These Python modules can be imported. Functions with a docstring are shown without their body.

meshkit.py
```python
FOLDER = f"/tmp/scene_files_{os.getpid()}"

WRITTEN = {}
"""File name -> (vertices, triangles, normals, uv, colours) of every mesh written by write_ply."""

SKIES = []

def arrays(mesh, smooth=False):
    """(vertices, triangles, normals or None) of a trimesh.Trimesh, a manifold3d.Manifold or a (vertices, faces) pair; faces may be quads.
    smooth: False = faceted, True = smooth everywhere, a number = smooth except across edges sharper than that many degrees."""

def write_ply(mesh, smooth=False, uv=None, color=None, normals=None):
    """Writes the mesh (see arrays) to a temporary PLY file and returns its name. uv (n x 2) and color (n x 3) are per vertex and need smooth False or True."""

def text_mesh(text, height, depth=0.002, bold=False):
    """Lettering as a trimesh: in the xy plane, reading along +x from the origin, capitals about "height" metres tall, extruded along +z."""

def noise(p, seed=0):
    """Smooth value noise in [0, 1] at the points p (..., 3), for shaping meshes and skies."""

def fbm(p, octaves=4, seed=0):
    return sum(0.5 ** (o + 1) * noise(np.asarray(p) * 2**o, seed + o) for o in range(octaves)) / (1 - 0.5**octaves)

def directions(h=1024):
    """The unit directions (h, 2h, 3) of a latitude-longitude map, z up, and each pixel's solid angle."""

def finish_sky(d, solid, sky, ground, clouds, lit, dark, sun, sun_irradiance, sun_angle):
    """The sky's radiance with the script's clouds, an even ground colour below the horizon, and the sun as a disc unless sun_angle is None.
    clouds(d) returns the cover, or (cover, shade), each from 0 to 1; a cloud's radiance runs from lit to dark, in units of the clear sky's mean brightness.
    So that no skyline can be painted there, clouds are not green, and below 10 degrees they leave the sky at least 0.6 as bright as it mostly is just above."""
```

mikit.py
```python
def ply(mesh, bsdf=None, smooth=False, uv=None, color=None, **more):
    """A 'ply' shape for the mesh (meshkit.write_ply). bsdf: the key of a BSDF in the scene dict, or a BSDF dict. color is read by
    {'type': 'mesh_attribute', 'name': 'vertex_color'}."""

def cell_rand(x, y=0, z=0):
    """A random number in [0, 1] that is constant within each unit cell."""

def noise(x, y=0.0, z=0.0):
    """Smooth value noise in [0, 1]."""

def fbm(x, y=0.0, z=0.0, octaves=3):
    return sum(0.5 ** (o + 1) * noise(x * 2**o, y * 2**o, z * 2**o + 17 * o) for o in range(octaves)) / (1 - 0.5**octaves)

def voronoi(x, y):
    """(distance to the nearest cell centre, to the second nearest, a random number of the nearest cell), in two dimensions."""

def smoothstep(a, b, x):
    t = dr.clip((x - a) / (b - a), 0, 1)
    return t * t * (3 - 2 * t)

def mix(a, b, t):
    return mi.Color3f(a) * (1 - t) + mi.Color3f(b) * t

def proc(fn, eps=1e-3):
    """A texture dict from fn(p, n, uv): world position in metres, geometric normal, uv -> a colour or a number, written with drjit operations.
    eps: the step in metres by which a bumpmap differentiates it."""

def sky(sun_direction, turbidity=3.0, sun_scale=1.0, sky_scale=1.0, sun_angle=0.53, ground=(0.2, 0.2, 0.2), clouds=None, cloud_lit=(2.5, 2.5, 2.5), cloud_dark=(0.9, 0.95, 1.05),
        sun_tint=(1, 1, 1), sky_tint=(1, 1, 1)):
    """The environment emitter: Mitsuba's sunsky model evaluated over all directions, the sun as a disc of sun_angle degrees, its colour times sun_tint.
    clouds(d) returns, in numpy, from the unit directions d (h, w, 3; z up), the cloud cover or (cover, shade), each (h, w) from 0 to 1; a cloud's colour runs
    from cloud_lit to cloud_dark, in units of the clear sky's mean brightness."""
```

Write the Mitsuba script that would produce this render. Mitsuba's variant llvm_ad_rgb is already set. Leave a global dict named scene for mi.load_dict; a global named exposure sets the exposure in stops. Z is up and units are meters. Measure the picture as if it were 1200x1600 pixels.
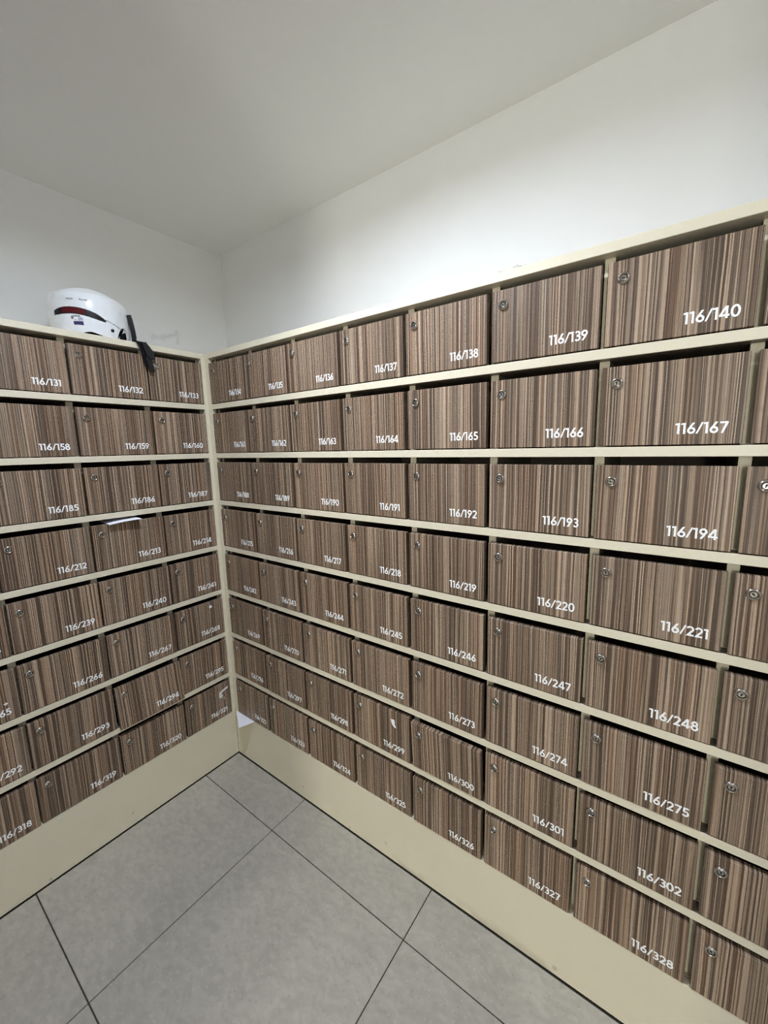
import math, random
import numpy as np
import trimesh
import drjit as dr
import mitsuba as mi
import mikit
from mikit import proc, noise, fbm, smoothstep, mix, cell_rand, voronoi
import meshkit
import manifold3d as m3
from shapely.geometry import LineString, Polygon, Point
from shapely.ops import unary_union
from shapely import affinity

random.seed(7)
rng = np.random.default_rng(7)
T = mi.ScalarTransform4f
scene, labels = {'type': 'scene'}, {}

# ------------------------------------------------------------------ camera, light, exposure
exposure = 0.05
CAM = np.array([-0.9808, -1.68, 1.4658])
YAW, PITCH, ROLL = 0.6208, -0.1512, -0.0211
FOC, CX, CY = 627.667, 618.548, 794.347          # pixels of a 1200 x 1600 frame
fw = np.array([math.cos(YAW) * math.cos(PITCH), math.sin(YAW) * math.cos(PITCH), math.sin(PITCH)])
rt = np.cross(fw, [0, 0, 1.0]); rt /= np.linalg.norm(rt)
up = np.cross(rt, fw)
up = -math.sin(ROLL) * rt + math.cos(ROLL) * up
scene['camera'] = {
    'type': 'perspective', 'fov_axis': 'x', 'fov': 2 * math.degrees(math.atan(600 / FOC)),
    'principal_point_offset_x': (600 - CX) / 1200, 'principal_point_offset_y': (800 - CY) / 1600,
    'near_clip': 0.02, 'far_clip': 50.0,
    'to_world': T().look_at(origin=CAM.tolist(), target=(CAM + fw).tolist(), up=up.tolist())}

LAMP_RGB = (0.89, 1.0, 1.20)
DAY_RGB = (1.01, 0.99, 0.89)
DOWNLIGHTS = [(-0.61, -0.96, 490.0), (-0.66, -2.75, 270.0)]   # x, y, radiance: recessed ceiling lamps out of the frame; the rear one is added as fill
ADDED_DAYLIGHT = 35.0                                               # radiance of the unseen window added at the far end of the corridor

# ------------------------------------------------------------------ measures (metres), z up, corner of the two mailbox fronts at x = y = 0
DEPTH = 0.327                # the cabinets' depth: plaster walls at x = DEPTH and y = DEPTH
CEIL = 2.451
XMIN, YMIN = -1.745, -3.9   # the walls behind the photographer
SH = 0.0213                  # thickness of the boards
ZB = [1.8484, 1.6406, 1.4354, 1.2301, 1.0250, 0.8194, 0.6130, 0.4098]   # underside of top board and of the seven shelves
KICK = 0.2286
DOORH = 0.1635
R_COLS, R_PITCH, R_OFF = 9, 0.25, 0.0255
L_COLS, L_PITCH, L_OFF = 7, 0.2463, -0.0132

# ------------------------------------------------------------------ helpers
def numbered(name):
    if not any(k == name or k.startswith(name + '__') for k in scene):
        return name
    i = 1
    while any(k == f'{name}_{i:03d}' or k.startswith(f'{name}_{i:03d}__') for k in scene):
        i += 1
    return f'{name}_{i:03d}'

USED = {}
def fresh(base):
    n = USED.get(base, 0); USED[base] = n + 1
    return base if n == 0 else f'{base}_{n:03d}'

def put(key, shape):
    assert key not in scene, key
    scene[key] = shape
    return key

def lab(key, label, category=None, group=None, kind=None):
    d = {}
    if label: d['label'] = label
    if category: d['category'] = category
    if group: d['group'] = group
    if kind: d['kind'] = kind
    labels[key] = d

def ref(name): return {'type': 'ref', 'id': name}
def inst(plyd, tr): return {**plyd, 'to_world': tr}

def box(x0, x1, y0, y1, z0, z1):
    b = trimesh.creation.box((x1 - x0, y1 - y0, z1 - z0))
    b.apply_translation(((x0 + x1) / 2, (y0 + y1) / 2, (z0 + z1) / 2))
    return b

def cbox(x0, x1, y0, y1, z0, z1, c=0.0008):
    """A box with chamfered edges."""
    pts = []
    for sx in (0, 1):
        for sy in (0, 1):
            for sz in (0, 1):
                p = np.array([x1 if sx else x0, y1 if sy else y0, z1 if sz else z0])
                d = np.array([-c if sx else c, -c if sy else c, -c if sz else c])
                for k in range(3):
                    q = p + d; q[k] = p[k]
                    pts.append(q)
    return trimesh.convex.convex_hull(np.array(pts))

def quad(p0, p1, p2, p3):
    return trimesh.Trimesh(np.array([p0, p1, p2, p3], float), [[0, 1, 2], [0, 2, 3]], process=False)

def man(mesh):
    return m3.Manifold(m3.Mesh(np.asarray(mesh.vertices, np.float32), np.asarray(mesh.faces, np.uint32)))

def lathe(profile, n=28):
    """profile: (radius, height) pairs from the axis outward and back; axis +z."""
    return trimesh.creation.revolve(np.array(profile, float), sections=n)

def ribbon(path, normal, width, thick, widths=None):
    """A flat strap along path; normal: per-point thickness directions."""
    p = np.asarray(path, float); n = len(p)
    t = np.gradient(p, axis=0); t /= np.linalg.norm(t, axis=1, keepdims=True)
    nn = np.broadcast_to(np.asarray(normal, float), p.shape)
    nn = nn - (nn * t).sum(1, keepdims=True) * t
    nn = nn / np.linalg.norm(nn, axis=1, keepdims=True)
    b = np.cross(t, nn)
    w = np.broadcast_to(np.asarray(widths if widths is not None else width, float), (n,))[:, None] / 2
    h = thick / 2
    v = np.stack([p + b * w + nn * h, p - b * w + nn * h, p - b * w - nn * h, p + b * w - nn * h], 1).reshape(-1, 3)
    f = []
    for i in range(n - 1):
        for k in range(4):
            a, c = i * 4 + k, i * 4 + (k + 1) % 4
            f += [[a, c, c + 4], [a, c + 4, a + 4]]
    f += [[0, 3, 2], [0, 2, 1]]
    e = (n - 1) * 4
    f += [[e, e + 1, e + 2], [e, e + 2, e + 3]]
    m = trimesh.Trimesh(v, f, process=False)
    trimesh.repair.fix_normals(m)
    return m

# ------------------------------------------------------------------ materials
def ts(b): return {'type': 'twosided', 'bsdf': b}

def wall_col(p, n, uv):
    base = mix((0.80, 0.80, 0.785), (0.77, 0.77, 0.755), smoothstep(0.35, 0.75, fbm(p.x * 1.7, p.y * 1.7, p.z * 1.7)))
    # a grey scuff low on the left wall, right of the helmet, and a few small specks
    rx, rz = p.x - 0.012, p.z - 1.993
    rr = rx * 0.95 + rz * 0.30
    tt = -rx * 0.30 + rz * 0.95
    wob = (fbm(p.x * 38, p.z * 38, 3.0) - 0.5) * 0.035
    on_left = dr.select(p.y > DEPTH - 0.004, 1.0, 0.0)
    s1 = (1 - smoothstep(0.0, 0.019, dr.abs(tt + wob - 0.004))) * (1 - smoothstep(0.045, 0.085, dr.abs(rr)))
    s2 = (1 - smoothstep(0.0, 0.011, dr.abs(rx - 0.052 + wob * 0.5))) * (1 - smoothstep(0.02, 0.045, dr.abs(rz - 0.012)))
    scuff = dr.maximum(s1, s2) * on_left * (0.4 + 0.6 * fbm(p.x * 120, p.z * 120, 1.0))
    base = mix(base, (0.44, 0.44, 0.42), 0.42 * scuff)
    sx, sy, sr = voronoi((p.x + p.y) * 2.3 + 0.4, p.z * 2.3)
    speck = dr.select(sr > 0.62, 1 - smoothstep(0.004, 0.009, sx), 0.0)
    return mix(base, (0.45, 0.44, 0.41), 0.5 * speck)

def wall_h(p, n, uv):
    return 0.0006 * fbm(p.x * 60, p.y * 60, p.z * 60) + 0.004 * fbm(p.x * 2.2, p.y * 2.2, p.z * 2.2)

scene['wall_paint'] = ts({'type': 'bumpmap', 'arbitrary': {**proc(wall_h), 'raw': True} if False else proc(wall_h), 'scale': 1.0,
                          'bsdf': {'type': 'principled', 'base_color': proc(wall_col), 'roughness': 0.62, 'specular': 0.35}})

def ceil_col(p, n, uv):
    return mix((0.74, 0.735, 0.72), (0.71, 0.705, 0.69), fbm(p.x * 1.1, p.y * 1.1, 4.0))
scene['ceiling_paint'] = ts({'type': 'principled', 'base_color': proc(ceil_col), 'roughness': 0.8, 'specular': 0.2})

def cream_col(p, n, uv):
    base = mix((0.70, 0.64, 0.485), (0.67, 0.61, 0.455), fbm(p.x * 5, p.y * 5, p.z * 5))
    # scuffs and dirt near the floor
    s = p.x + p.y
    low = 1 - smoothstep(0.0, 0.05, p.z)
    d1 = smoothstep(0.50, 0.75, fbm(s * 9, p.z * 14, 2.0)) * low
    mk = voronoi(s * 5.0 + 0.3, p.z * 5.0 + 0.15)
    mark = dr.select(mk[2] > 0.66, 1 - smoothstep(0.02, 0.05, mk[0] + 0.06 * (fbm(s * 70, p.z * 50, 9.0) - 0.4)), 0.0) * dr.select(p.z < 0.225, 1.0, 0.0)
    base = mix(base, (0.33, 0.28, 0.20), 0.45 * d1)
    return mix(base, (0.30, 0.27, 0.19), 0.45 * mark)
scene['cream_paint'] = ts({'type': 'principled', 'base_color': proc(cream_col), 'roughness': 0.42, 'specular': 0.45})

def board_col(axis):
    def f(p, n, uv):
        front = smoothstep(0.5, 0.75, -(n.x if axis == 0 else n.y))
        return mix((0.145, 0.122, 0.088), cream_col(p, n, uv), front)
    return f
# boards: cream on the front, dull brown on every other face
scene['cream_front_board'] = ts({'type': 'principled', 'base_color': proc(board_col(0)), 'roughness': 0.42, 'specular': 0.45})
scene['cream_front_board_left'] = ts({'type': 'principled', 'base_color': proc(board_col(1)), 'roughness': 0.42, 'specular': 0.45})

def wood_col(p, n, uv):
    """Zebrano-like laminate: vertical streaks; uv in metres, u across the grain."""
    u0, v = uv.x, uv.y
    # the streaks wander a little along the grain
    u = u0 + 0.0042 * (fbm(u0 * 11, v * 3.6, 3.0) - 0.5) + 0.0010 * (noise(u0 * 90, v * 9.0, 7.0) - 0.5)
    a = noise(u * 400.0, v * 1.2, 1.0)
    b = noise(u * 820.0, v * 2.0, 5.0)
    c = noise(u * 75.0, v * 0.8, 9.0)
    s = 0.55 * a + 0.32 * b + 0.13 * c
    col = mix((0.086, 0.056, 0.037), (0.302, 0.216, 0.147), smoothstep(0.32, 0.70, s))
    tone = noise(u * 80.0, v * 0.9, 4.0)
    col = mix(col, col * mi.Color3f(0.93, 0.95, 0.98), smoothstep(0.50, 0.80, tone))
    col = mix(col, col * mi.Color3f(1.06, 0.97, 0.92), smoothstep(0.45, 0.20, tone))
    # thin dark veins, then thin pale streaks
    vein = smoothstep(0.62, 0.80, noise(u * 640.0, v * 1.5, 21.0))
    col = mix(col, (0.066, 0.042, 0.029), 0.62 * vein)
    hi = smoothstep(0.64, 0.84, noise(u * 480.0, v * 1.3, 33.0))
    col = mix(col, (0.53, 0.395, 0.28), 0.68 * hi)
    # fine fibres and short pores along the grain
    fib = noise(u * 1900.0, v * 18.0, 2.0)
    dash = smoothstep(0.66, 0.88, noise(u * 1100.0, v * 55.0, 6.0))
    col = col * (0.93 + 0.14 * fib) * (1 - 0.16 * dash)
    return dr.select(u0 < -500.0, mi.Color3f(0.115, 0.075, 0.05), col)      # the doors' side edges: plain brown banding
scene['zebrano'] = ts({'type': 'principled', 'base_color': proc(wood_col), 'roughness': 0.42, 'specular': 0.28})

def tile_col(p, n, uv):
    r = cell_rand((p.x + 0.17) / 0.6, (p.y + 0.4745) / 0.6195, 3)
    base = mix((0.39, 0.363, 0.302), (0.345, 0.321, 0.27), smoothstep(0.3, 0.7, fbm(p.x * 4, p.y * 4, 2.0)))
    base = base * (0.97 + 0.06 * r)
    g = fbm(p.x * 85 + 2 * noise(p.y * 20), p.y * 45, 1.0, 4)
    base = base * (0.86 + 0.28 * g)
    f1 = voronoi(p.x * 62, p.y * 62)
    fl = dr.select(f1[2] > 0.72, 1 - smoothstep(0.10, 0.26, f1[0] + 0.25 * (fbm(p.x * 160, p.y * 160, 8.0) - 0.5)), 0.0)
    base = mix(base, (0.50, 0.475, 0.41), 0.30 * fl)
    fd = dr.select(f1[2] < 0.16, 1 - smoothstep(0.08, 0.2, f1[0] + 0.2 * (fbm(p.x * 140, p.y * 140, 5.0) - 0.5)), 0.0)
    base = mix(base, (0.24, 0.22, 0.18), 0.42 * fd)
    # pale drag marks
    q = p.x * 0.55 + p.y * 0.83
    w = p.x * 0.83 - p.y * 0.55
    streak = smoothstep(0.74, 0.86, noise(w * 26, q * 3.0, 6.0)) * smoothstep(0.5, 0.7, fbm(p.x * 2.5, p.y * 2.5, 11.0))
    return mix(base, (0.47, 0.455, 0.41), 0.35 * streak)
def tile_h(p, n, uv):
    return 0.0003 * fbm(p.x * 90, p.y * 90, 1.0)
scene['floor_tile_glaze'] = ts({'type': 'bumpmap', 'tex': proc(tile_h), 'scale': 1.0,
                                'bsdf': {'type': 'principled', 'base_color': proc(tile_col), 'roughness': 0.45, 'specular': 0.4}})
scene['grout'] = ts({'type': 'principled', 'base_color': {'type': 'rgb', 'value': (0.05, 0.043, 0.03)}, 'roughness': 0.9})
scene['steel'] = ts({'type': 'roughconductor', 'material': 'Cr', 'alpha': 0.16})
scene['nickel'] = ts({'type': 'principled', 'base_color': {'type': 'rgb', 'value': (0.53, 0.49, 0.44)}, 'metallic': 1.0, 'roughness': 0.2})
scene['cylinder_metal'] = ts({'type': 'principled', 'base_color': {'type': 'rgb', 'value': (0.50, 0.48, 0.45)}, 'metallic': 1.0, 'roughness': 0.22})
scene['dark_metal'] = ts({'type': 'principled', 'base_color': {'type': 'rgb', 'value': (0.02, 0.018, 0.016)}, 'roughness': 0.5})
scene['white_vinyl'] = ts({'type': 'principled', 'base_color': {'type': 'rgb', 'value': (0.86, 0.86, 0.85)}, 'roughness': 0.4})
scene['paper'] = ts({'type': 'principled', 'base_color': {'type': 'rgb', 'value': (0.80, 0.80, 0.84)}, 'roughness': 0.7})
scene['dirty_tape'] = ts({'type': 'principled', 'base_color': {'type': 'rgb', 'value': (0.72, 0.68, 0.62)}, 'roughness': 0.55})
scene['tape_residue'] = ts({'type': 'principled', 'base_color': {'type': 'rgb', 'value': (0.36, 0.31, 0.26)}, 'roughness': 0.55})
scene['dark_board'] = ts({'type': 'principled', 'base_color': {'type': 'rgb', 'value': (0.16, 0.13, 0.10)}, 'roughness': 0.8})
scene['plaster'] = ts({'type': 'principled', 'base_color': {'type': 'rgb', 'value': (0.82, 0.82, 0.80)}, 'roughness': 0.9})

def shell_col(p, n, uv):
    d = smoothstep(0.55, 0.8, fbm(p.x * 26, p.y * 26, p.z * 26))
    return mix((0.80, 0.82, 0.83), (0.68, 0.69, 0.69), 0.5 * d)
scene['helmet_white'] = ts({'type': 'principled', 'base_color': proc(shell_col), 'roughness': 0.22, 'specular': 0.5, 'clearcoat': 0.6, 'clearcoat_gloss': 0.9})
scene['black_plastic'] = ts({'type': 'principled', 'base_color': {'type': 'rgb', 'value': (0.006, 0.006, 0.007)}, 'roughness': 0.35, 'specular': 0.35})
scene['black_webbing'] = ts({'type': 'principled', 'base_color': {'type': 'rgb', 'value': (0.005, 0.005, 0.006)}, 'roughness': 0.8, 'specular': 0.15})
scene['red_lens'] = ts({'type': 'principled', 'base_color': {'type': 'rgb', 'value': (0.085, 0.003, 0.008)}, 'roughness': 0.3, 'specular': 0.3})
scene['navy_print'] = ts({'type': 'principled', 'base_color': {'type': 'rgb', 'value': (0.03, 0.028, 0.10)}, 'roughness': 0.45})
scene['grey_print'] = ts({'type': 'principled', 'base_color': {'type': 'rgb', 'value': (0.16, 0.17, 0.18)}, 'roughness': 0.5})
scene['lilac_print'] = ts({'type': 'principled', 'base_color': {'type': 'rgb', 'value': (0.42, 0.42, 0.56)}, 'roughness': 0.45})
scene['lamp_trim'] = ts({'type': 'principled', 'base_color': {'type': 'rgb', 'value': (0.8, 0.8, 0.8)}, 'roughness': 0.4})

# ------------------------------------------------------------------ the room
DOOR_Y0, DOOR_Y1, DOOR_Z = -2.15, -1.22, 2.32        # a doorway in the wall left of the photographer
W = 0.12
def wall_entry(key, mesh, m='wall_paint', label=None):
    put(key, mikit.ply(mesh, m)); lab(key, label, kind='structure')

# each ceiling lamp sits in a hole of the ceiling
cz = man(box(XMIN - W, DEPTH + W, YMIN - W, DEPTH + W, CEIL, CEIL + 0.08))
for lx, ly, _ in DOWNLIGHTS:
    cz -= m3.Manifold.cylinder(0.3, 0.075, 0.075, 40).translate((lx, ly, CEIL - 0.1))
wall_entry('ceiling', cz, 'ceiling_paint', 'plain off-white painted ceiling')
wall_entry('wall_right', box(DEPTH, DEPTH + W, YMIN - W, DEPTH + W, 0, CEIL), label='white plaster wall above the right bank of mailboxes')
wall_entry('wall_left', box(XMIN - W, DEPTH, DEPTH, DEPTH + W, 0, CEIL), label='white plaster wall behind the helmet, with a grey scuff')
wall_entry('wall_back', box(XMIN - W, DEPTH, YMIN - W, YMIN, 0, CEIL))
wb = man(box(XMIN - W, XMIN, YMIN, DEPTH, 0, CEIL)) - man(box(XMIN - 0.3, XMIN + 0.1, DOOR_Y0, DOOR_Y1, 0, DOOR_Z)).translate((0, 0, -0.01))
wall_entry('wall_side', wb)

# floor: grout bed and tiles
put('floor', mikit.ply(box(XMIN - 3.4, DEPTH, YMIN, DEPTH, -0.04, -0.0035), 'grout'))
lab('floor', 'grey speckled tile floor with narrow dark joints', kind='structure')
GX, GY, TX, TY, J = -0.1705, -0.4745, 0.5985, 0.6195, 0.0034
def clip(a, lo, hi): return max(lo, min(hi, a))
TILES = {}
for i in range(-9, 2):
    for j in range(-6, 2):
        x0, x1 = GX + i * TX + J / 2, GX + (i + 1) * TX - J / 2
        y0, y1 = GY + j * TY + J / 2, GY + (j + 1) * TY - J / 2
        x0, x1 = clip(x0, XMIN - 3.4, -0.0035), clip(x1, XMIN - 3.4, -0.0035)
        y0, y1 = clip(y0, YMIN, -0.0035), clip(y1, YMIN, -0.0035)
        if x1 - x0 < 0.02 or y1 - y0 < 0.02: continue
        put(fresh('floor__tile'), mikit.ply(cbox(x0, x1, y0, y1, -0.012, rng.uniform(-0.0003, 0.0003), 0.0007), 'floor_tile_glaze'))

# corridor outside the doorway; a glowing window is added at its far end
CX0 = XMIN - 3.4
wall_entry('wall_corridor', trimesh.util.concatenate([
    box(CX0 - 0.1, CX0, YMIN, DEPTH, 0, CEIL),
    box(CX0, XMIN - W, YMIN - 0.1, YMIN, 0, CEIL), box(CX0, XMIN - W, DEPTH, DEPTH + 0.1, 0, CEIL)]))
wall_entry('ceiling_corridor', box(CX0 - 0.1, XMIN - W, YMIN - 0.1, DEPTH + 0.1, CEIL, CEIL + 0.08), 'ceiling_paint')
GDY, WZ0, WZ1 = -2.62, 0.85, 2.32
for bx in ((GDY - 0.27, GDY - 0.21, WZ0, WZ1), (GDY + 0.21, GDY + 0.27, WZ0, WZ1), (GDY - 0.21, GDY + 0.21, WZ0 - 0.06, WZ0), (GDY - 0.21, GDY + 0.21, WZ1 - 0.06, WZ1)):
    put(fresh('added_window_1__frame'), mikit.ply(cbox(CX0 + 0.001, CX0 + 0.05, *bx, 0.002), 'lamp_trim'))
put('added_window_1__daylight', {**mikit.ply(quad((CX0 + 0.012, GDY - 0.21, WZ0), (CX0 + 0.012, GDY + 0.21, WZ0), (CX0 + 0.012, GDY + 0.21, WZ1 - 0.06), (CX0 + 0.012, GDY - 0.21, WZ1 - 0.06)), 'lamp_trim'),
                              'emitter': {'type': 'area', 'radiance': {'type': 'rgb', 'value': [ADDED_DAYLIGHT * c for c in DAY_RGB]}}})
lab('added_window_1', 'narrow tall glowing window, added as a light source at the far end of the corridor', kind='structure')

# recessed downlights
for lx, ly, power in DOWNLIGHTS:
    k = fresh('downlight')
    can = lathe([(0.074, 0.0), (0.074, 0.075), (0.0001, 0.075), (0.0001, 0.07), (0.069, 0.07), (0.069, 0.0), (0.086, -0.003), (0.086, 0.0), (0.074, 0.0)], 40)
    can.apply_translation((lx, ly, CEIL))
    put(k + '__can', mikit.ply(can, 'lamp_trim', smooth=30))
    a = np.arange(32) * 2 * np.pi / 32
    disc = trimesh.Trimesh(np.vstack([[lx, ly, CEIL + 0.016], np.c_[lx + 0.066 * np.cos(a), ly + 0.066 * np.sin(a), np.full(32, CEIL + 0.016)]]),
                           [[0, 1 + (i + 1) % 32, 1 + i] for i in range(32)], process=False)
    put(k + '__lamp', {**mikit.ply(disc, 'lamp_trim'), 'emitter': {'type': 'area', 'radiance': {'type': 'rgb', 'value': [power * c for c in LAMP_RGB]}}})
    lab(k, 'round recessed ceiling downlight ' + ('nearer the mailbox corner' if ly > -2 else 'added as fill nearer the back wall'), 'ceiling light')

# ------------------------------------------------------------------ the two banks: frames
# A bank is built in its own frame: s runs along the front away from the corner, d into the bank (0 = front), z up.
# right bank: x = d, y = -s.  left bank: x = -s, y = d.
def sdz(bank, s0, s1, d0, d1, z0, z1, c=0.0008):
    if bank == 'R': return cbox(d0, d1, -s1, -s0, z0, z1, c)
    return cbox(-s1, -s0, d0, d1, z0, z1, c)

ENDR, ENDL = R_OFF + R_COLS * R_PITCH + 0.016, L_OFF + L_COLS * L_PITCH + 0.016
def bank_frame(bank, key, label):
    end = ENDR if bank == 'R' else ENDL
    off, pitch, cols = (R_OFF, R_PITCH, R_COLS) if bank == 'R' else (L_OFF, L_PITCH, L_COLS)
    lo = 0.0 if bank == 'R' else 0.0
    back = DEPTH - 0.004
    board = 'cream_front_board' if bank == 'R' else 'cream_front_board_left'
    s_in = -back if bank == 'R' else 0.0        # the right bank's boards run on behind the left bank's end
    s_lo = 0.0
    put(key + '__top_board', mikit.ply(sdz(bank, s_lo if bank == 'L' else -back, end, 0, back, ZB[0], ZB[0] + SH), 'cream_paint'))
    for k in range(1, 8):
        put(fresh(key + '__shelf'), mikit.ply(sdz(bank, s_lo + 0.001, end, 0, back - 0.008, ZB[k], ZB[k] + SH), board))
    put(key + '__bottom_board', mikit.ply(sdz(bank, s_lo + 0.02, end, 0.0195, back - 0.008, KICK - 0.02, KICK - 0.001), 'cream_paint'))
    put(key + '__kickboard', mikit.ply(sdz(bank, s_lo, end, 0.0, 0.018, 0.0035, KICK, 0.001), 'cream_paint'))
    put(key + '__stile', mikit.ply(sdz(bank, 0.0 if bank == 'R' else 0.0002, 0.0275 if bank == 'R' else 0.0165, -0.0006, 0.0185, KICK, ZB[0] + SH - 0.0004), 'cream_paint'))
    put(key + '__end_panel', mikit.ply(sdz(bank, end, end + 0.018, 0, back, 0.001, ZB[0] + SH), 'cream_paint'))
    put(key + '__back_panel', mikit.ply(sdz(bank, s_lo + 0.02, end, back - 0.008, back, 0.02, ZB[0]), 'dark_board'))
    for r in range(8):
        z0 = ZB[r + 1] + SH if r < 7 else KICK
        for j in range(0, cols + 1):
            c = off + j * pitch
            if bank == 'L' and j == 0: c = 0.012
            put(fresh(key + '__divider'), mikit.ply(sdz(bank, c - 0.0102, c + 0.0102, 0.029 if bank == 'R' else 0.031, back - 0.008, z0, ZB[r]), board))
    lab(key, label, 'mailbox cabinet')
bank_frame('R', 'mailbox_cabinet', 'long cream painted mailbox cabinet frame along the right wall, eight rows high')
bank_frame('L', 'mailbox_cabinet_001', 'cream painted mailbox cabinet frame along the left wall, under the white helmet')
lab('mailbox_cabinet__kickboard', 'tall cream plinth board below the lowest row')
lab('mailbox_cabinet_001__kickboard', 'tall cream plinth board below the lowest row')

# ------------------------------------------------------------------ lettering: a bold geometric figure set, cap height 1
def arc(cx, cy, rx, a0, a1, ry=None, n=28):
    t = np.radians(np.linspace(a0, a1, n))
    return [(cx + rx * math.cos(x), cy + (ry or rx) * math.sin(x)) for x in t]
ST = 0.172
def stroke(*lines, w=ST):
    return unary_union([LineString(l).buffer(w / 2, cap_style=2, join_style=2, mitre_limit=3) for l in lines])
GLYPHS = {
    '0': (stroke(arc(0.335, 0.5, 0.25, 0, 360, 0.42, 40)), 0.70),
    '1': (Polygon([(0.165, 0), (0.34, 0), (0.34, 1.0), (0.20, 1.0), (0.0, 0.965), (0.0, 0.80), (0.165, 0.83)]), 0.44),
    '2': (stroke(arc(0.30, 0.69, 0.225, 165, -38) + [(0.14, 0.085), (0.60, 0.085)]).intersection(Polygon([(0, 0), (0.62, 0), (0.62, 1.1), (0, 1.1)])), 0.66),
    '3': (stroke(arc(0.27, 0.725, 0.19, 150, -92), arc(0.275, 0.30, 0.215, 92, -150), [(0.2, 0.527), (0.30, 0.527)]), 0.60),
    '4': (stroke([(0.50, 0), (0.50, 1.0)], [(0.0, 0.255), (0.70, 0.255)], [(0.50, 1.03), (0.055, 0.255)]).intersection(Polygon([(-0.02, 0), (0.70, 0), (0.70, 1), (-0.02, 1)])), 0.74),
    '5': (stroke([(0.55, 0.915), (0.185, 0.915), (0.15, 0.56)] + arc(0.285, 0.325, 0.238, 112, -148)), 0.62),
    '6': (stroke(arc(0.325, 0.305, 0.222, 0, 360), [(0.14, 0.425), (0.50, 1.02)]).intersection(Polygon([(0, -0.1), (0.8, -0.1), (0.8, 1), (0, 1)])), 0.68),
    '7': (stroke([(0.02, 0.915), (0.585, 0.915)], [(0.545, 0.98), (0.20, -0.02)]).intersection(Polygon([(0, 0), (0.7, 0), (0.7, 1), (0, 1)])), 0.64),
    '8': (stroke(arc(0.32, 0.725, 0.185, 0, 360), arc(0.32, 0.295, 0.22, 0, 360)), 0.68),
    '/': (stroke([(0.02, -0.06), (0.46, 1.06)], w=0.14).intersection(Polygon([(-0.3, 0), (0.9, 0), (0.9, 1), (-0.3, 1)])), 0.50),
}
g6 = GLYPHS['6'][0]
GLYPHS['9'] = (affinity.rotate(g6, 180, origin=(0.325, 0.5)), 0.68)
TXT = {}
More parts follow.
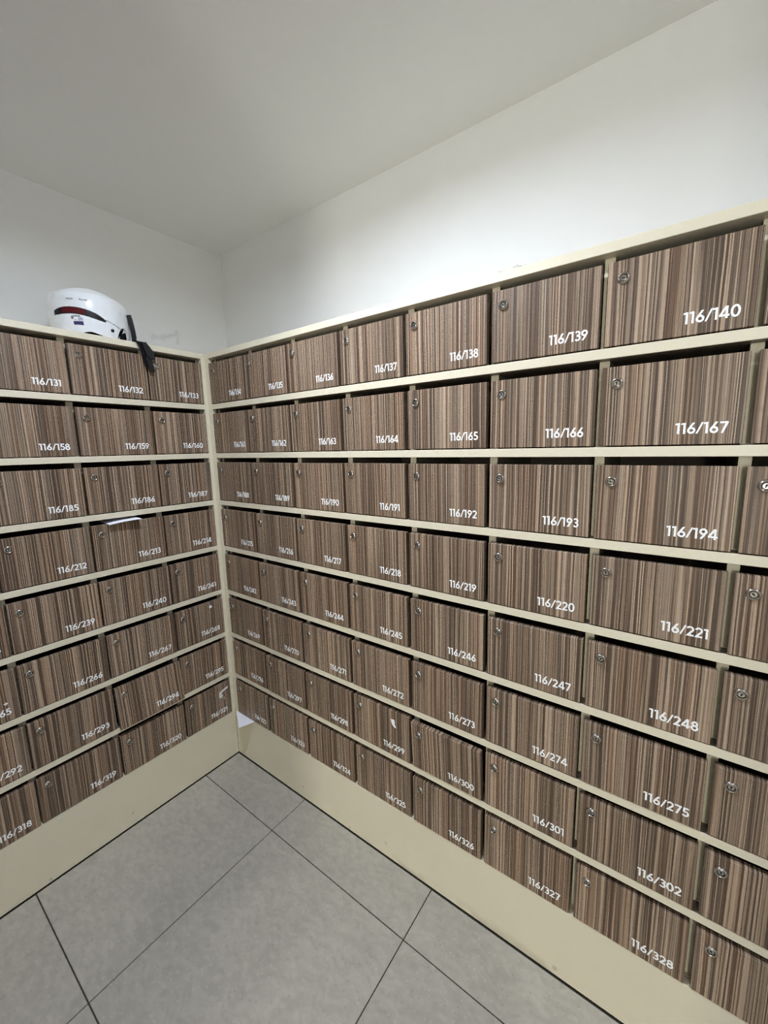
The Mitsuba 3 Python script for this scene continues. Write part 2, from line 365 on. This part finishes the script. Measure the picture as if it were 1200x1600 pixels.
def number_mesh(text, h=0.0215, depth=0.0004):
    """Reads along +x, right edge at x = 0, baseline z = 0, standing proud along -y."""
    if text in TXT: return TXT[text]
    x, parts = 0.0, []
    for ch in text:
        g, adv = GLYPHS[ch]
        parts.append(affinity.translate(g, x, 0)); x += adv
    w = max(p.bounds[2] for p in parts)
    ms = []
    for g in parts:
        g = affinity.affine_transform(g, [h, 0, 0, h, -w * h, 0]).simplify(h * 0.004)
        for q in getattr(g, 'geoms', [g]):
            ms.append(trimesh.creation.extrude_polygon(q, depth, engine='earcut'))
    m = trimesh.util.concatenate(ms)
    v = np.array(m.vertices)
    m = trimesh.Trimesh(np.c_[v[:, 0], -v[:, 2], v[:, 1]], m.faces, process=False)
    TXT[text] = m
    return m

# ------------------------------------------------------------------ mailboxes
def lock_parts():
    ring = lathe([(0.0070, -0.004), (0.0070, 0.0018), (0.0076, 0.0036), (0.0086, 0.0042), (0.0100, 0.0036), (0.0113, 0.0022), (0.0118, 0.0008), (0.0118, -0.004)], 40)
    plug = lathe([(0.0001, 0.0022), (0.0050, 0.0022), (0.0058, 0.0014), (0.0060, 0.0002), (0.0060, -0.004), (0.0001, -0.004)], 32)
    slot = Polygon([(-0.0011, -0.0034), (0.0011, -0.0034), (0.0011, -0.0005), (0.0021, 0.0006), (0.0021, 0.0022), (0.0008, 0.0036), (-0.0008, 0.0036), (-0.0021, 0.0022), (-0.0021, 0.0006), (-0.0011, -0.0005)])
    key = trimesh.creation.extrude_polygon(slot, 0.0012, engine='earcut'); key.apply_translation((0, 0, 0.0012))
    return [mikit.ply(ring, 'nickel', smooth=35), mikit.ply(plug, 'cylinder_metal', smooth=35), mikit.ply(key, 'dark_metal')]
RING, PLUG, KEYHOLE = lock_parts()
DOORT = 0.0165

def door_mesh(w, h, seed):
    m = cbox(-w / 2, w / 2, -0.0015, DOORT - 0.0015, 0, h, 0.0009)
    uv = np.array(m.vertices)[:, [0, 2]] + [seed * 1.713 % 37.0, seed * 0.917 % 11.0]
    uv[np.abs(np.abs(np.array(m.vertices)[:, 0]) - w / 2) < 1e-6, 0] = -1000.0
    return mikit.ply(m, 'zebrano', uv=uv)

def front_frame(bank, s, z, yaw=0.0, tilt=0.0, out=0.0):
    """Door frame: local x to the right as seen from the room, local -y out of the front, z up."""
    rot = T().rotate([0, 0, 1], yaw).rotate([1, 0, 0], tilt)
    if bank == 'L':
        return T().translate([-s, -out, z]) @ rot
    return T().translate([-out, -s, z]).rotate([0, 0, 1], -90) @ rot

ROWWORD = ['top', 'second', 'third', 'fourth', 'fifth', 'sixth', 'seventh', 'lowest']
COLWORD = ['nearest', 'second', 'third', 'fourth', 'fifth', 'sixth', 'seventh', 'eighth', 'ninth']
ODD = {'116/300': dict(tilt=3.4, out=0.001), '116/294': dict(dz=-0.0065, out=0.0176, tilt=-6.0, ds=-0.003), '116/298': dict(out=0.0012), '116/140': dict(tilt=-0.2),
       '116/297': dict(dz=-0.0012, out=0.001), '116/326': dict(dz=-0.002, out=0.0008), '116/320': dict(dz=-0.001, out=0.001)}
EXTRA = {'116/213': 'with a letter sticking out of its slot', '116/268': 'with a small round white sticker on its door', '116/321': 'with a bent scrap of white tape on its door',
         '116/299': 'with a torn white paper scrap on its door', '116/265': 'with a small pale dot on its door', '116/300': 'with its door leaning out at the top',
         '116/294': 'with its door hanging askew', '116/322': 'above a sheet of white paper', '116/132': 'under the hanging black helmet strap'}
DOORS = {}

def mailbox(bank, col, row, number):
    rr = random.Random(hash((bank == 'R', col, row)) & 0xffff)
    if bank == 'R':
        s0, s1 = R_OFF + (col - 1) * R_PITCH + 0.0012, R_OFF + col * R_PITCH - 0.0095
        if col == 1: s0 = 0.0290
    else:
        s0, s1 = L_OFF + (col - 1) * L_PITCH + 0.0012, L_OFF + col * L_PITCH - 0.0042
        if col == 1: s0 = 0.0195
    w = s1 - s0 - rr.uniform(0, 0.0015)
    sc = (s0 + s1) / 2 + rr.uniform(-0.0006, 0.0006)
    o = ODD.get(number, {})
    z = (ZB[row + 1] + SH if row < 7 else KICK) + 0.0022 + o.get('dz', 0) + rr.uniform(-0.0004, 0.0006)
    f = front_frame(bank, sc + o.get('ds', 0), z, o.get('yaw', rr.uniform(-0.18, 0.18)), o.get('tilt', rr.uniform(-0.1, 0.2)), o.get('out', rr.uniform(0.0, 0.0006)))
    key = fresh('mailbox')
    DOORS[number] = (key, f, w)
    side = 'right' if bank == 'R' else 'left'
    put(key + '__door', inst(door_mesh(w, DOORH + rr.uniform(-0.0004, 0.0004), rr.uniform(0, 900)), f))
    put(key + '__door__number', inst(mikit.ply(number_mesh(number), 'white_vinyl'), f @ T().translate([w / 2 - 0.0215, -0.0015, 0.0205])))
    lk = f @ T().translate([-w / 2 + 0.0285, -0.0015 - rr.choice([0.0003, 0.0010, 0.0022, 0.0034]), DOORH - 0.0345]).rotate([1, 0, 0], 90)
    spin = T().rotate([0, 0, 1], rr.choice([0, 0, 0, 35, -20, 80, 62, 15]))
    put(key + '__lock', inst(RING, lk))
    put(key + '__lock__cylinder', inst(PLUG, lk @ spin))
    put(key + '__lock__keyhole', inst(KEYHOLE, lk @ spin))
    if number in EXTRA: text = f'wood-grain mailbox numbered {number}, {EXTRA[number]}'
    else: text = f'wood-grain mailbox numbered {number}, {side} wall, {ROWWORD[row]} row, {COLWORD[col - 1]} from the corner'.replace('nearest from', 'nearest')
    lab(key, text, 'mailbox', f'mailboxes of the {side} bank')
    lab(key + '__lock', 'round metal cam lock')
    lab(key + '__door__number', 'white figures reading ' + number)

def numbers(row, k):
    base = 134 + 27 * row if row < 7 else 322
    return f'116/{base + k}'
for row in range(8):
    for c in range(1, R_COLS + 1): mailbox('R', c, row, numbers(row, c - 1))
    for c in range(1, L_COLS + 1): mailbox('L', c, row, numbers(row, -c))

# scraps stuck on single doors (flat pieces with a little thickness, in the door's frame)
def scrap(number, name, poly, m, label, depth=0.0005, lift=0.0):
    key, f, w = DOORS[number]
    ms = trimesh.creation.extrude_polygon(Polygon(poly), depth, engine='earcut')
    v = np.array(ms.vertices)
    ms = trimesh.Trimesh(np.c_[v[:, 0], -v[:, 2] - 0.0015 - lift, v[:, 1]], ms.faces, process=False)
    k = put(key + '__door__' + name, inst(mikit.ply(ms, m), f))
    lab(k, label)
a = np.linspace(0, 2 * np.pi, 20)[:-1]
def dot(cx, cz, r): return [(cx + r * math.cos(t), cz + r * math.sin(t)) for t in a]
scrap('116/268', 'sticker', dot(0.048, 0.141, 0.0066), 'white_vinyl', 'small round white sticker')
scrap('116/265', 'sticker', [(0.089 + 0.0065 * dx, 0.059 + 0.0055 * dz) for dx, dz in ((-1, 0), (-0.3, 0.6), (0, 1), (0.4, 0.5), (1, 0), (0.2, -0.7), (0, -1), (-0.4, -0.5))], 'dirty_tape', 'small pale paint dot')
scrap('116/321', 'tape', [(0.051, 0.126), (0.090, 0.139), (0.0945, 0.139), (0.0945, 0.129), (0.064, 0.120), (0.0625, 0.1125), (0.068, 0.106), (0.067, 0.099), (0.058, 0.095), (0.049, 0.101), (0.0495, 0.113)], 'dirty_tape', 'bent scrap of white tape')
scrap('116/321', 'tape_residue', [(0.068, 0.096), (0.0755, 0.0945), (0.077, 0.082), (0.0705, 0.081)], 'tape_residue', 'grey tape residue')
scrap('116/299', 'paper_scrap', [(0.0445, 0.1325), (0.0600, 0.1335), (0.0605, 0.117), (0.066, 0.1075), (0.0605, 0.1045), (0.052, 0.1105), (0.0465, 0.121)], 'white_vinyl', 'torn scrap of white paper')

# ------------------------------------------------------------------ loose paper
def sheet(p, n=8, curl=0.0, thick=0.0012):
    """A thin sheet over a quad p (4 corners, in order), curled a little."""
    p = np.asarray(p, float)
    u, v = np.meshgrid(np.linspace(0, 1, n), np.linspace(0, 1, n), indexing='ij')
    u, v = u.ravel()[:, None], v.ravel()[:, None]
    q = p[0] * (1 - u) * (1 - v) + p[1] * u * (1 - v) + p[2] * u * v + p[3] * (1 - u) * v
    nn = np.cross(p[1] - p[0], p[3] - p[0]); nn /= np.linalg.norm(nn)
    q = q + nn * (curl * 4 * u * (1 - u))
    top, bot = q + nn * thick / 2, q - nn * thick / 2
    idx = np.arange(n * n).reshape(n, n)
    f = []
    N = n * n
    for i in range(n - 1):
        for j in range(n - 1):
            a0, b0, c0, d0 = idx[i, j], idx[i + 1, j], idx[i + 1, j + 1], idx[i, j + 1]
            f += [[a0, b0, c0], [a0, c0, d0], [N + a0, N + c0, N + b0], [N + a0, N + d0, N + c0]]
    ring = list(idx[:, 0]) + list(idx[-1, 1:]) + list(idx[-2::-1, -1]) + list(idx[0, -2:0:-1])
    for k in range(len(ring)):
        a0, b0 = ring[k], ring[(k + 1) % len(ring)]
        f += [[b0, a0, N + a0], [b0, N + a0, N + b0]]
    return trimesh.Trimesh(np.vstack([top, bot]), f, process=False)

# a letter standing out of the slot of 116/213
put('letter', mikit.ply(sheet([(-0.426, -0.024, 1.2125), (-0.324, -0.034, 1.2195), (-0.316, 0.19, 1.225), (-0.420, 0.19, 1.217)], 8, 0.002, 0.0022), 'paper'))
lab('letter', 'white letter sticking out of the slot of mailbox 116/213', 'letter')
# a sheet sticking out between the plinth and 116/322, in the corner
put('paper_sheet', mikit.ply(sheet([(-0.0655, -0.128, 0.2262), (0.040, -0.172, 0.2296), (0.070, -0.075, 0.2296), (-0.0020, -0.012, 0.2262)], 8, 0.0, 0.0008), 'paper'))
lab('paper_sheet', 'white paper sticking out below mailbox 116/322 in the corner', 'paper')

# crumbs of plaster on the right bank's top edge
cr = []
for i in range(150):
    g = rng.normal(0, 1)
    top = 0.0125 * math.exp(-0.5 * (g / 0.8) ** 2) * (0.6 + 0.4 * math.sin(5 * g + 1))
    r = rng.uniform(0.0008, 0.0022)
    m = trimesh.creation.icosphere(1, r)
    m.vertices *= rng.uniform(0.6, 1.4, (1, 3)) * (1 + 0.25 * rng.normal(size=(len(m.vertices), 1)))
    m.apply_translation((rng.uniform(0.001, 0.0065), -(1.325 + 0.030 * g), ZB[0] + SH + r * 0.5 + top * rng.uniform(0, 1) ** 1.5))
    cr.append(m)
put('plaster_crumbs', mikit.ply(trimesh.util.concatenate(cr), 'plaster'))
lab('plaster_crumbs', 'white plaster crumbs on the top edge of the right cabinet, above mailbox 116/139', 'plaster crumbs', kind='stuff')

# ------------------------------------------------------------------ the helmet
HELM = T().translate([-0.345, 0.140, ZB[0] + SH + 0.0006]).rotate([0, 0, 1], 54)     # local +x: the face opening
A, B, HH = 0.136, 0.116, 0.183
PROF = np.array([[0.0, 0.945], [0.10, 0.975], [0.28, 1.0], [0.45, 1.0], [0.58, 0.99], [0.68, 0.97], [0.745, 0.945], [0.768, 0.925], [0.785, 0.875], [0.835, 0.765], [0.89, 0.62], [0.94, 0.455], [0.975, 0.29], [0.993, 0.14], [1.0, 0.0]])
from scipy.interpolate import PchipInterpolator
prof = PchipInterpolator(PROF[:, 0], PROF[:, 1])
def helm_pt(phi, h, off=0.0):
    """phi: 0 = rear, +-pi = front (positive: the helmet's right side ... seen from behind on the right); h: 0 rim .. 1 crown."""
    r = prof(np.clip(h, 0, 1))
    ex = 2.25
    c, s = -np.cos(phi), -np.sin(phi)
    k = (np.abs(c) ** ex + np.abs(s) ** ex) ** (-1 / ex)
    hh = HH * (1 - 0.055 * (c * 0.5 + 0.5) * h)
    rear = 1 + 0.03 * np.exp(-(phi / 0.7) ** 2) * np.exp(-((h - 0.55) / 0.25) ** 2)
    x = (A * rear + off) * r * k * c
    y = (B + off) * r * k * s
    z = hh * h + off * h
    return np.stack(np.broadcast_arrays(x, y, z), -1)
def rim_h(phi):
    """The rim's height (0..1): arched a little at the rear, an ear notch, and the face opening in front."""
    p = np.abs(phi)
    rear = 0.060 * np.exp(-((phi - 0.30) / 0.26) ** 2)
    ear = 0.27 * np.clip(1 - ((p - 1.24) / 0.25) ** 2, 0, 1) ** 0.7
    t = np.clip((p - 1.72) / 0.42, 0, 1)
    face = 0.60 * t * t * (3 - 2 * t)
    return rear + ear + face
def helm_surface(off=0.0, nphi=120, nh=44, hmin=None, flip=False):
    phi = np.linspace(-np.pi, np.pi, nphi, endpoint=False)
    t = np.linspace(0, 1, nh)
    h0 = rim_h(phi)
    H = h0[None, :] + (0.9985 - h0[None, :]) * t[:, None]
    P = helm_pt(np.broadcast_to(phi[None, :], H.shape), H, off)
    v = np.vstack([P.reshape(-1, 3), helm_pt(np.array([0.0]), np.array([1.0]), off)])
    f = []
    for i in range(nh - 1):
        for j in range(nphi):
            a0, b0, c0, d0 = i * nphi + j, i * nphi + (j + 1) % nphi, (i + 1) * nphi + (j + 1) % nphi, (i + 1) * nphi + j
            f += [[a0, b0, c0], [a0, c0, d0]]
    top = len(v) - 1
    for j in range(nphi): f.append([(nh - 1) * nphi + j, (nh - 1) * nphi + (j + 1) % nphi, top])
    return v, np.array(f), phi
vo, fo, phi = helm_surface(0.0)
vi, fi, _ = helm_surface(-0.0026)
npz = len(phi); n0 = len(vo)
fr = []
for j in range(npz):
    a0, b0 = j, (j + 1) % npz
    fr += [[a0, n0 + b0, b0], [a0, n0 + a0, n0 + b0]]
def orient(m):
    trimesh.repair.fix_normals(m); return m
shell = orient(trimesh.Trimesh(np.vstack([vo, vi]), np.vstack([fo, fi[:, ::-1] + n0, np.array(fr)]), process=False))
put('helmet__shell', inst(mikit.ply(shell, 'helmet_white', smooth=40), HELM))
vl, fl, _ = helm_surface(-0.0034)
liner = trimesh.Trimesh(vl, fl[:, ::-1], process=False)
put('helmet__liner', inst(mikit.ply(liner, 'black_webbing', smooth=True), HELM))
pad = trimesh.creation.icosphere(3, 1.0); pad.vertices *= [0.100, 0.100, 0.066]; pad.apply_translation((-0.008, 0, 0.070))
put('helmet__padding', inst(mikit.ply(pad, 'black_webbing', smooth=True), HELM)); lab('helmet__padding', 'black inner padding')
def patch(f_lo, f_hi, p0, p1, n=40, k=6, off=0.002, thick=0.003):
    """A raised patch on the shell between two heights given as functions of phi."""
    ph = np.linspace(p0, p1, n)
    rows = []
    for o in (off, off - thick):
        for t in np.linspace(0, 1, k):
            rows.append(helm_pt(ph, f_lo(ph) * (1 - t) + f_hi(ph) * t, o))
    v = np.vstack(rows); f = []
    def g(layer, t, i): return (layer * k + t) * n + i
    for t in range(k - 1):
        for i in range(n - 1):
            f += [[g(0, t, i), g(0, t, i + 1), g(0, t + 1, i + 1)], [g(0, t, i), g(0, t + 1, i + 1), g(0, t + 1, i)]]
            f += [[g(1, t, i), g(1, t + 1, i + 1), g(1, t, i + 1)], [g(1, t, i), g(1, t + 1, i), g(1, t + 1, i + 1)]]
    for t in range(k - 1):
        for i in (0, n - 1):
            f += [[g(0, t, i), g(0, t + 1, i), g(1, t + 1, i)], [g(0, t, i), g(1, t + 1, i), g(1, t, i)]]
    for i in range(n - 1):
        for t in (0, k - 1):
            f += [[g(0, t, i), g(1, t, i), g(1, t, i + 1)], [g(0, t, i), g(1, t, i + 1), g(0, t, i + 1)]]
    return orient(trimesh.Trimesh(v, f, process=False))
RC = 0.0
mid = lambda p: 0.405 - 0.10 * ((p - RC + 0.12) / 0.72) ** 2
half = lambda p: 0.056 * np.clip(1 - np.abs((p - RC) / 0.74) ** 4, 0.28, 1)
put('helmet__reflector', inst(mikit.ply(patch(lambda p: mid(p) - half(p), lambda p: mid(p) + half(p), RC - 0.58, RC + 0.68, 48), 'black_plastic', smooth=30), HELM))
put('helmet__reflector__lens', inst(mikit.ply(patch(lambda p: mid(p) - half(p) * 0.82, lambda p: mid(p) + half(p) * 0.78, RC - 0.34, RC + 0.24, 24, off=0.0032), 'red_lens', smooth=30), HELM))
lab('helmet__reflector', 'black curved reflector band'); lab('helmet__reflector__lens', 'dark red reflector lens')
def crease_shade(f, p0, p1, w, m, name, label, off=0.0008):
    put(name, inst(mikit.ply(patch(lambda p: f(p) - w, lambda p: f(p) + w, p0, p1, 40, 3, off, 0.002), m, smooth=30), HELM)); lab(name, label)
crease_shade(lambda p: 0.31 - 0.20 * (p - 0.68), 0.68, 1.15, 0.006, 'grey_print', 'helmet__crease_shade', 'grey line painted as the crease shadow behind the reflector', 0.0002)  # grey strip painted in for the soft shadow along the shell crease
# small sticker under the reflector, web address above it
put('helmet__sticker', inst(mikit.ply(patch(lambda p: 0.155 + 0 * p, lambda p: 0.325 + 0 * p, -0.11, 0.15, 10, 4, 0.0006, 0.0012), 'white_vinyl'), HELM))
put('helmet__sticker__band', inst(mikit.ply(patch(lambda p: 0.160 + 0 * p, lambda p: 0.222 + 0 * p, -0.09, 0.15, 10, 3, 0.0010, 0.0012), 'navy_print'), HELM))
put('helmet__sticker__print', inst(mikit.ply(trimesh.util.concatenate([
    patch(lambda p: 0.232 + 0 * p, lambda p: 0.292 + 0 * p, 0.03, 0.145, 6, 3, 0.0010, 0.0010),
    patch(lambda p: 0.236 + 0 * p, lambda p: 0.252 + 0 * p, -0.06, -0.005, 6, 3, 0.0010, 0.0010)]), 'lilac_print'), HELM))
put('helmet__sticker__emblem', inst(mikit.ply(trimesh.util.concatenate([
    patch(lambda p: 0.300 + 0 * p, lambda p: 0.320 + 0 * p, -0.08, 0.09, 8, 3, 0.0010, 0.0010),
    patch(lambda p: 0.270 - 0.02 * np.cos((p + 0.105) * 45) , lambda p: 0.290 + 0.02 * np.cos((p + 0.105) * 45), -0.135, -0.075, 10, 3, 0.0010, 0.0010)]), 'grey_print'), HELM))
lab('helmet__sticker', 'small white and navy sticker')
def curved_text(text, p0, h0, cap, m, name, gap=None):
    ms = meshkit.text_mesh(text, cap, 0.0006)
    v = np.array(ms.vertices)
    if gap is not None: pass
    ph = p0 + v[:, 0] / (B * 1.02)
    P = np.vstack([helm_pt(np.array([a_]), np.array([h0 + b_ / HH]), 0.0004 + c_) for a_, b_, c_ in zip(ph, v[:, 1], v[:, 2])])
    put(name, inst(mikit.ply(trimesh.Trimesh(P, ms.faces, process=False), m), HELM))
curved_text('www.', -0.21, 0.590, 0.0062, 'grey_print', 'helmet__lettering')
curved_text('ke.net', 0.11, 0.590, 0.0062, 'grey_print', 'helmet__lettering_001')
lab('helmet__lettering', 'faded grey web address, www.'); lab('helmet__lettering_001', 'faded grey web address ending ke.net')
# rivet, visor edge and ear pad on the side that shows
def on_shell(ph, h, off): return helm_pt(np.array([ph]), np.array([h]), off)[0]
rv = trimesh.creation.icosphere(2, 0.0058); rv.apply_translation(on_shell(0.84, 0.15, 0.0))
put('helmet__rivet', inst(mikit.ply(rv, 'black_plastic', smooth=True), HELM)); lab('helmet__rivet', 'black strap rivet')
vis = np.array([on_shell(1.62 + 0.13 * t, 0.60 - 0.60 * t, 0.006 + 0.010 * t) for t in np.linspace(0, 1, 16)])
cen = np.array([0, 0, 0.06])
put('helmet__visor', inst(mikit.ply(ribbon(vis, vis - cen, 0.02, 0.015, 0.014 + 0.010 * np.sin(np.linspace(0.2, 2.9, 16))), 'black_plastic', smooth=30), HELM))
lab('helmet__visor', 'black visor edge at the face opening')
ear = np.array([on_shell(1.30 + 0.36 * t, 0.02 + 0.10 * math.sin(math.pi * t), -0.011) for t in np.linspace(0, 1, 12)])
put('helmet__ear_pad', inst(mikit.ply(ribbon(ear, ear - cen, 0.04, 0.006), 'black_webbing'), HELM))
# chin strap: from under the rim over the front edge of the cabinet, with its buckle hanging in front of 116/132
ztop = ZB[0] + SH
strap = [(-0.232, 0.075, ztop + 0.004), (-0.240, 0.040, ztop + 0.004), (-0.247, 0.012, ztop + 0.005), (-0.249, 0.000, ztop + 0.004), (-0.2475, -0.009, ztop - 0.001), (-0.243, -0.014, ztop - 0.016), (-0.239, -0.0155, ztop - 0.035), (-0.234, -0.0155, ztop - 0.06), (-0.2295, -0.0150, ztop - 0.085)]
tt = np.linspace(0, 1, 30); ts0 = np.linspace(0, 1, len(strap))
sp = np.c_[[PchipInterpolator(ts0, np.array(strap)[:, k])(tt) for k in range(3)]].T
nrm = np.where(tt[:, None] < 0.42, [[0, -0.2, 1.0]], [[0.15, -1.0, 0.05]])
put('helmet__chin_strap', mikit.ply(ribbon(sp, nrm, 0.029, 0.0026), 'black_webbing', smooth=30))
lab('helmet__chin_strap', 'black webbing chin strap hanging over the cabinet edge')
def slab(pts, y0, y1):
    ms = trimesh.creation.extrude_polygon(Polygon(pts), y1 - y0, engine='earcut')
    v = np.array(ms.vertices); return orient(trimesh.Trimesh(np.c_[v[:, 0], v[:, 2] + y0, v[:, 1]], ms.faces, process=False))
put('helmet__buckle', mikit.ply(trimesh.util.concatenate([
    slab([(-0.2495, ztop - 0.004), (-0.236, ztop + 0.002), (-0.2120, ztop - 0.030), (-0.2080, ztop - 0.056), (-0.224, ztop - 0.058), (-0.236, ztop - 0.050)], -0.022, -0.0125),
    slab([(-0.218, ztop - 0.047), (-0.2065, ztop - 0.049), (-0.2065, ztop - 0.052), (-0.213, ztop - 0.058), (-0.219, ztop - 0.058)], -0.020, -0.0165)]), 'black_plastic'))
put('helmet__buckle__tongue', mikit.ply(slab([(-0.2395, ztop - 0.048), (-0.2235, ztop - 0.055), (-0.2120, ztop - 0.100), (-0.2165, ztop - 0.104), (-0.2290, ztop - 0.103)], -0.0185, -0.0125), 'black_plastic'))
lab('helmet__buckle', 'black plastic strap buckle')
lab('helmet', 'white motorcycle helmet with a dark red rear reflector, on top of the left cabinet', 'helmet')
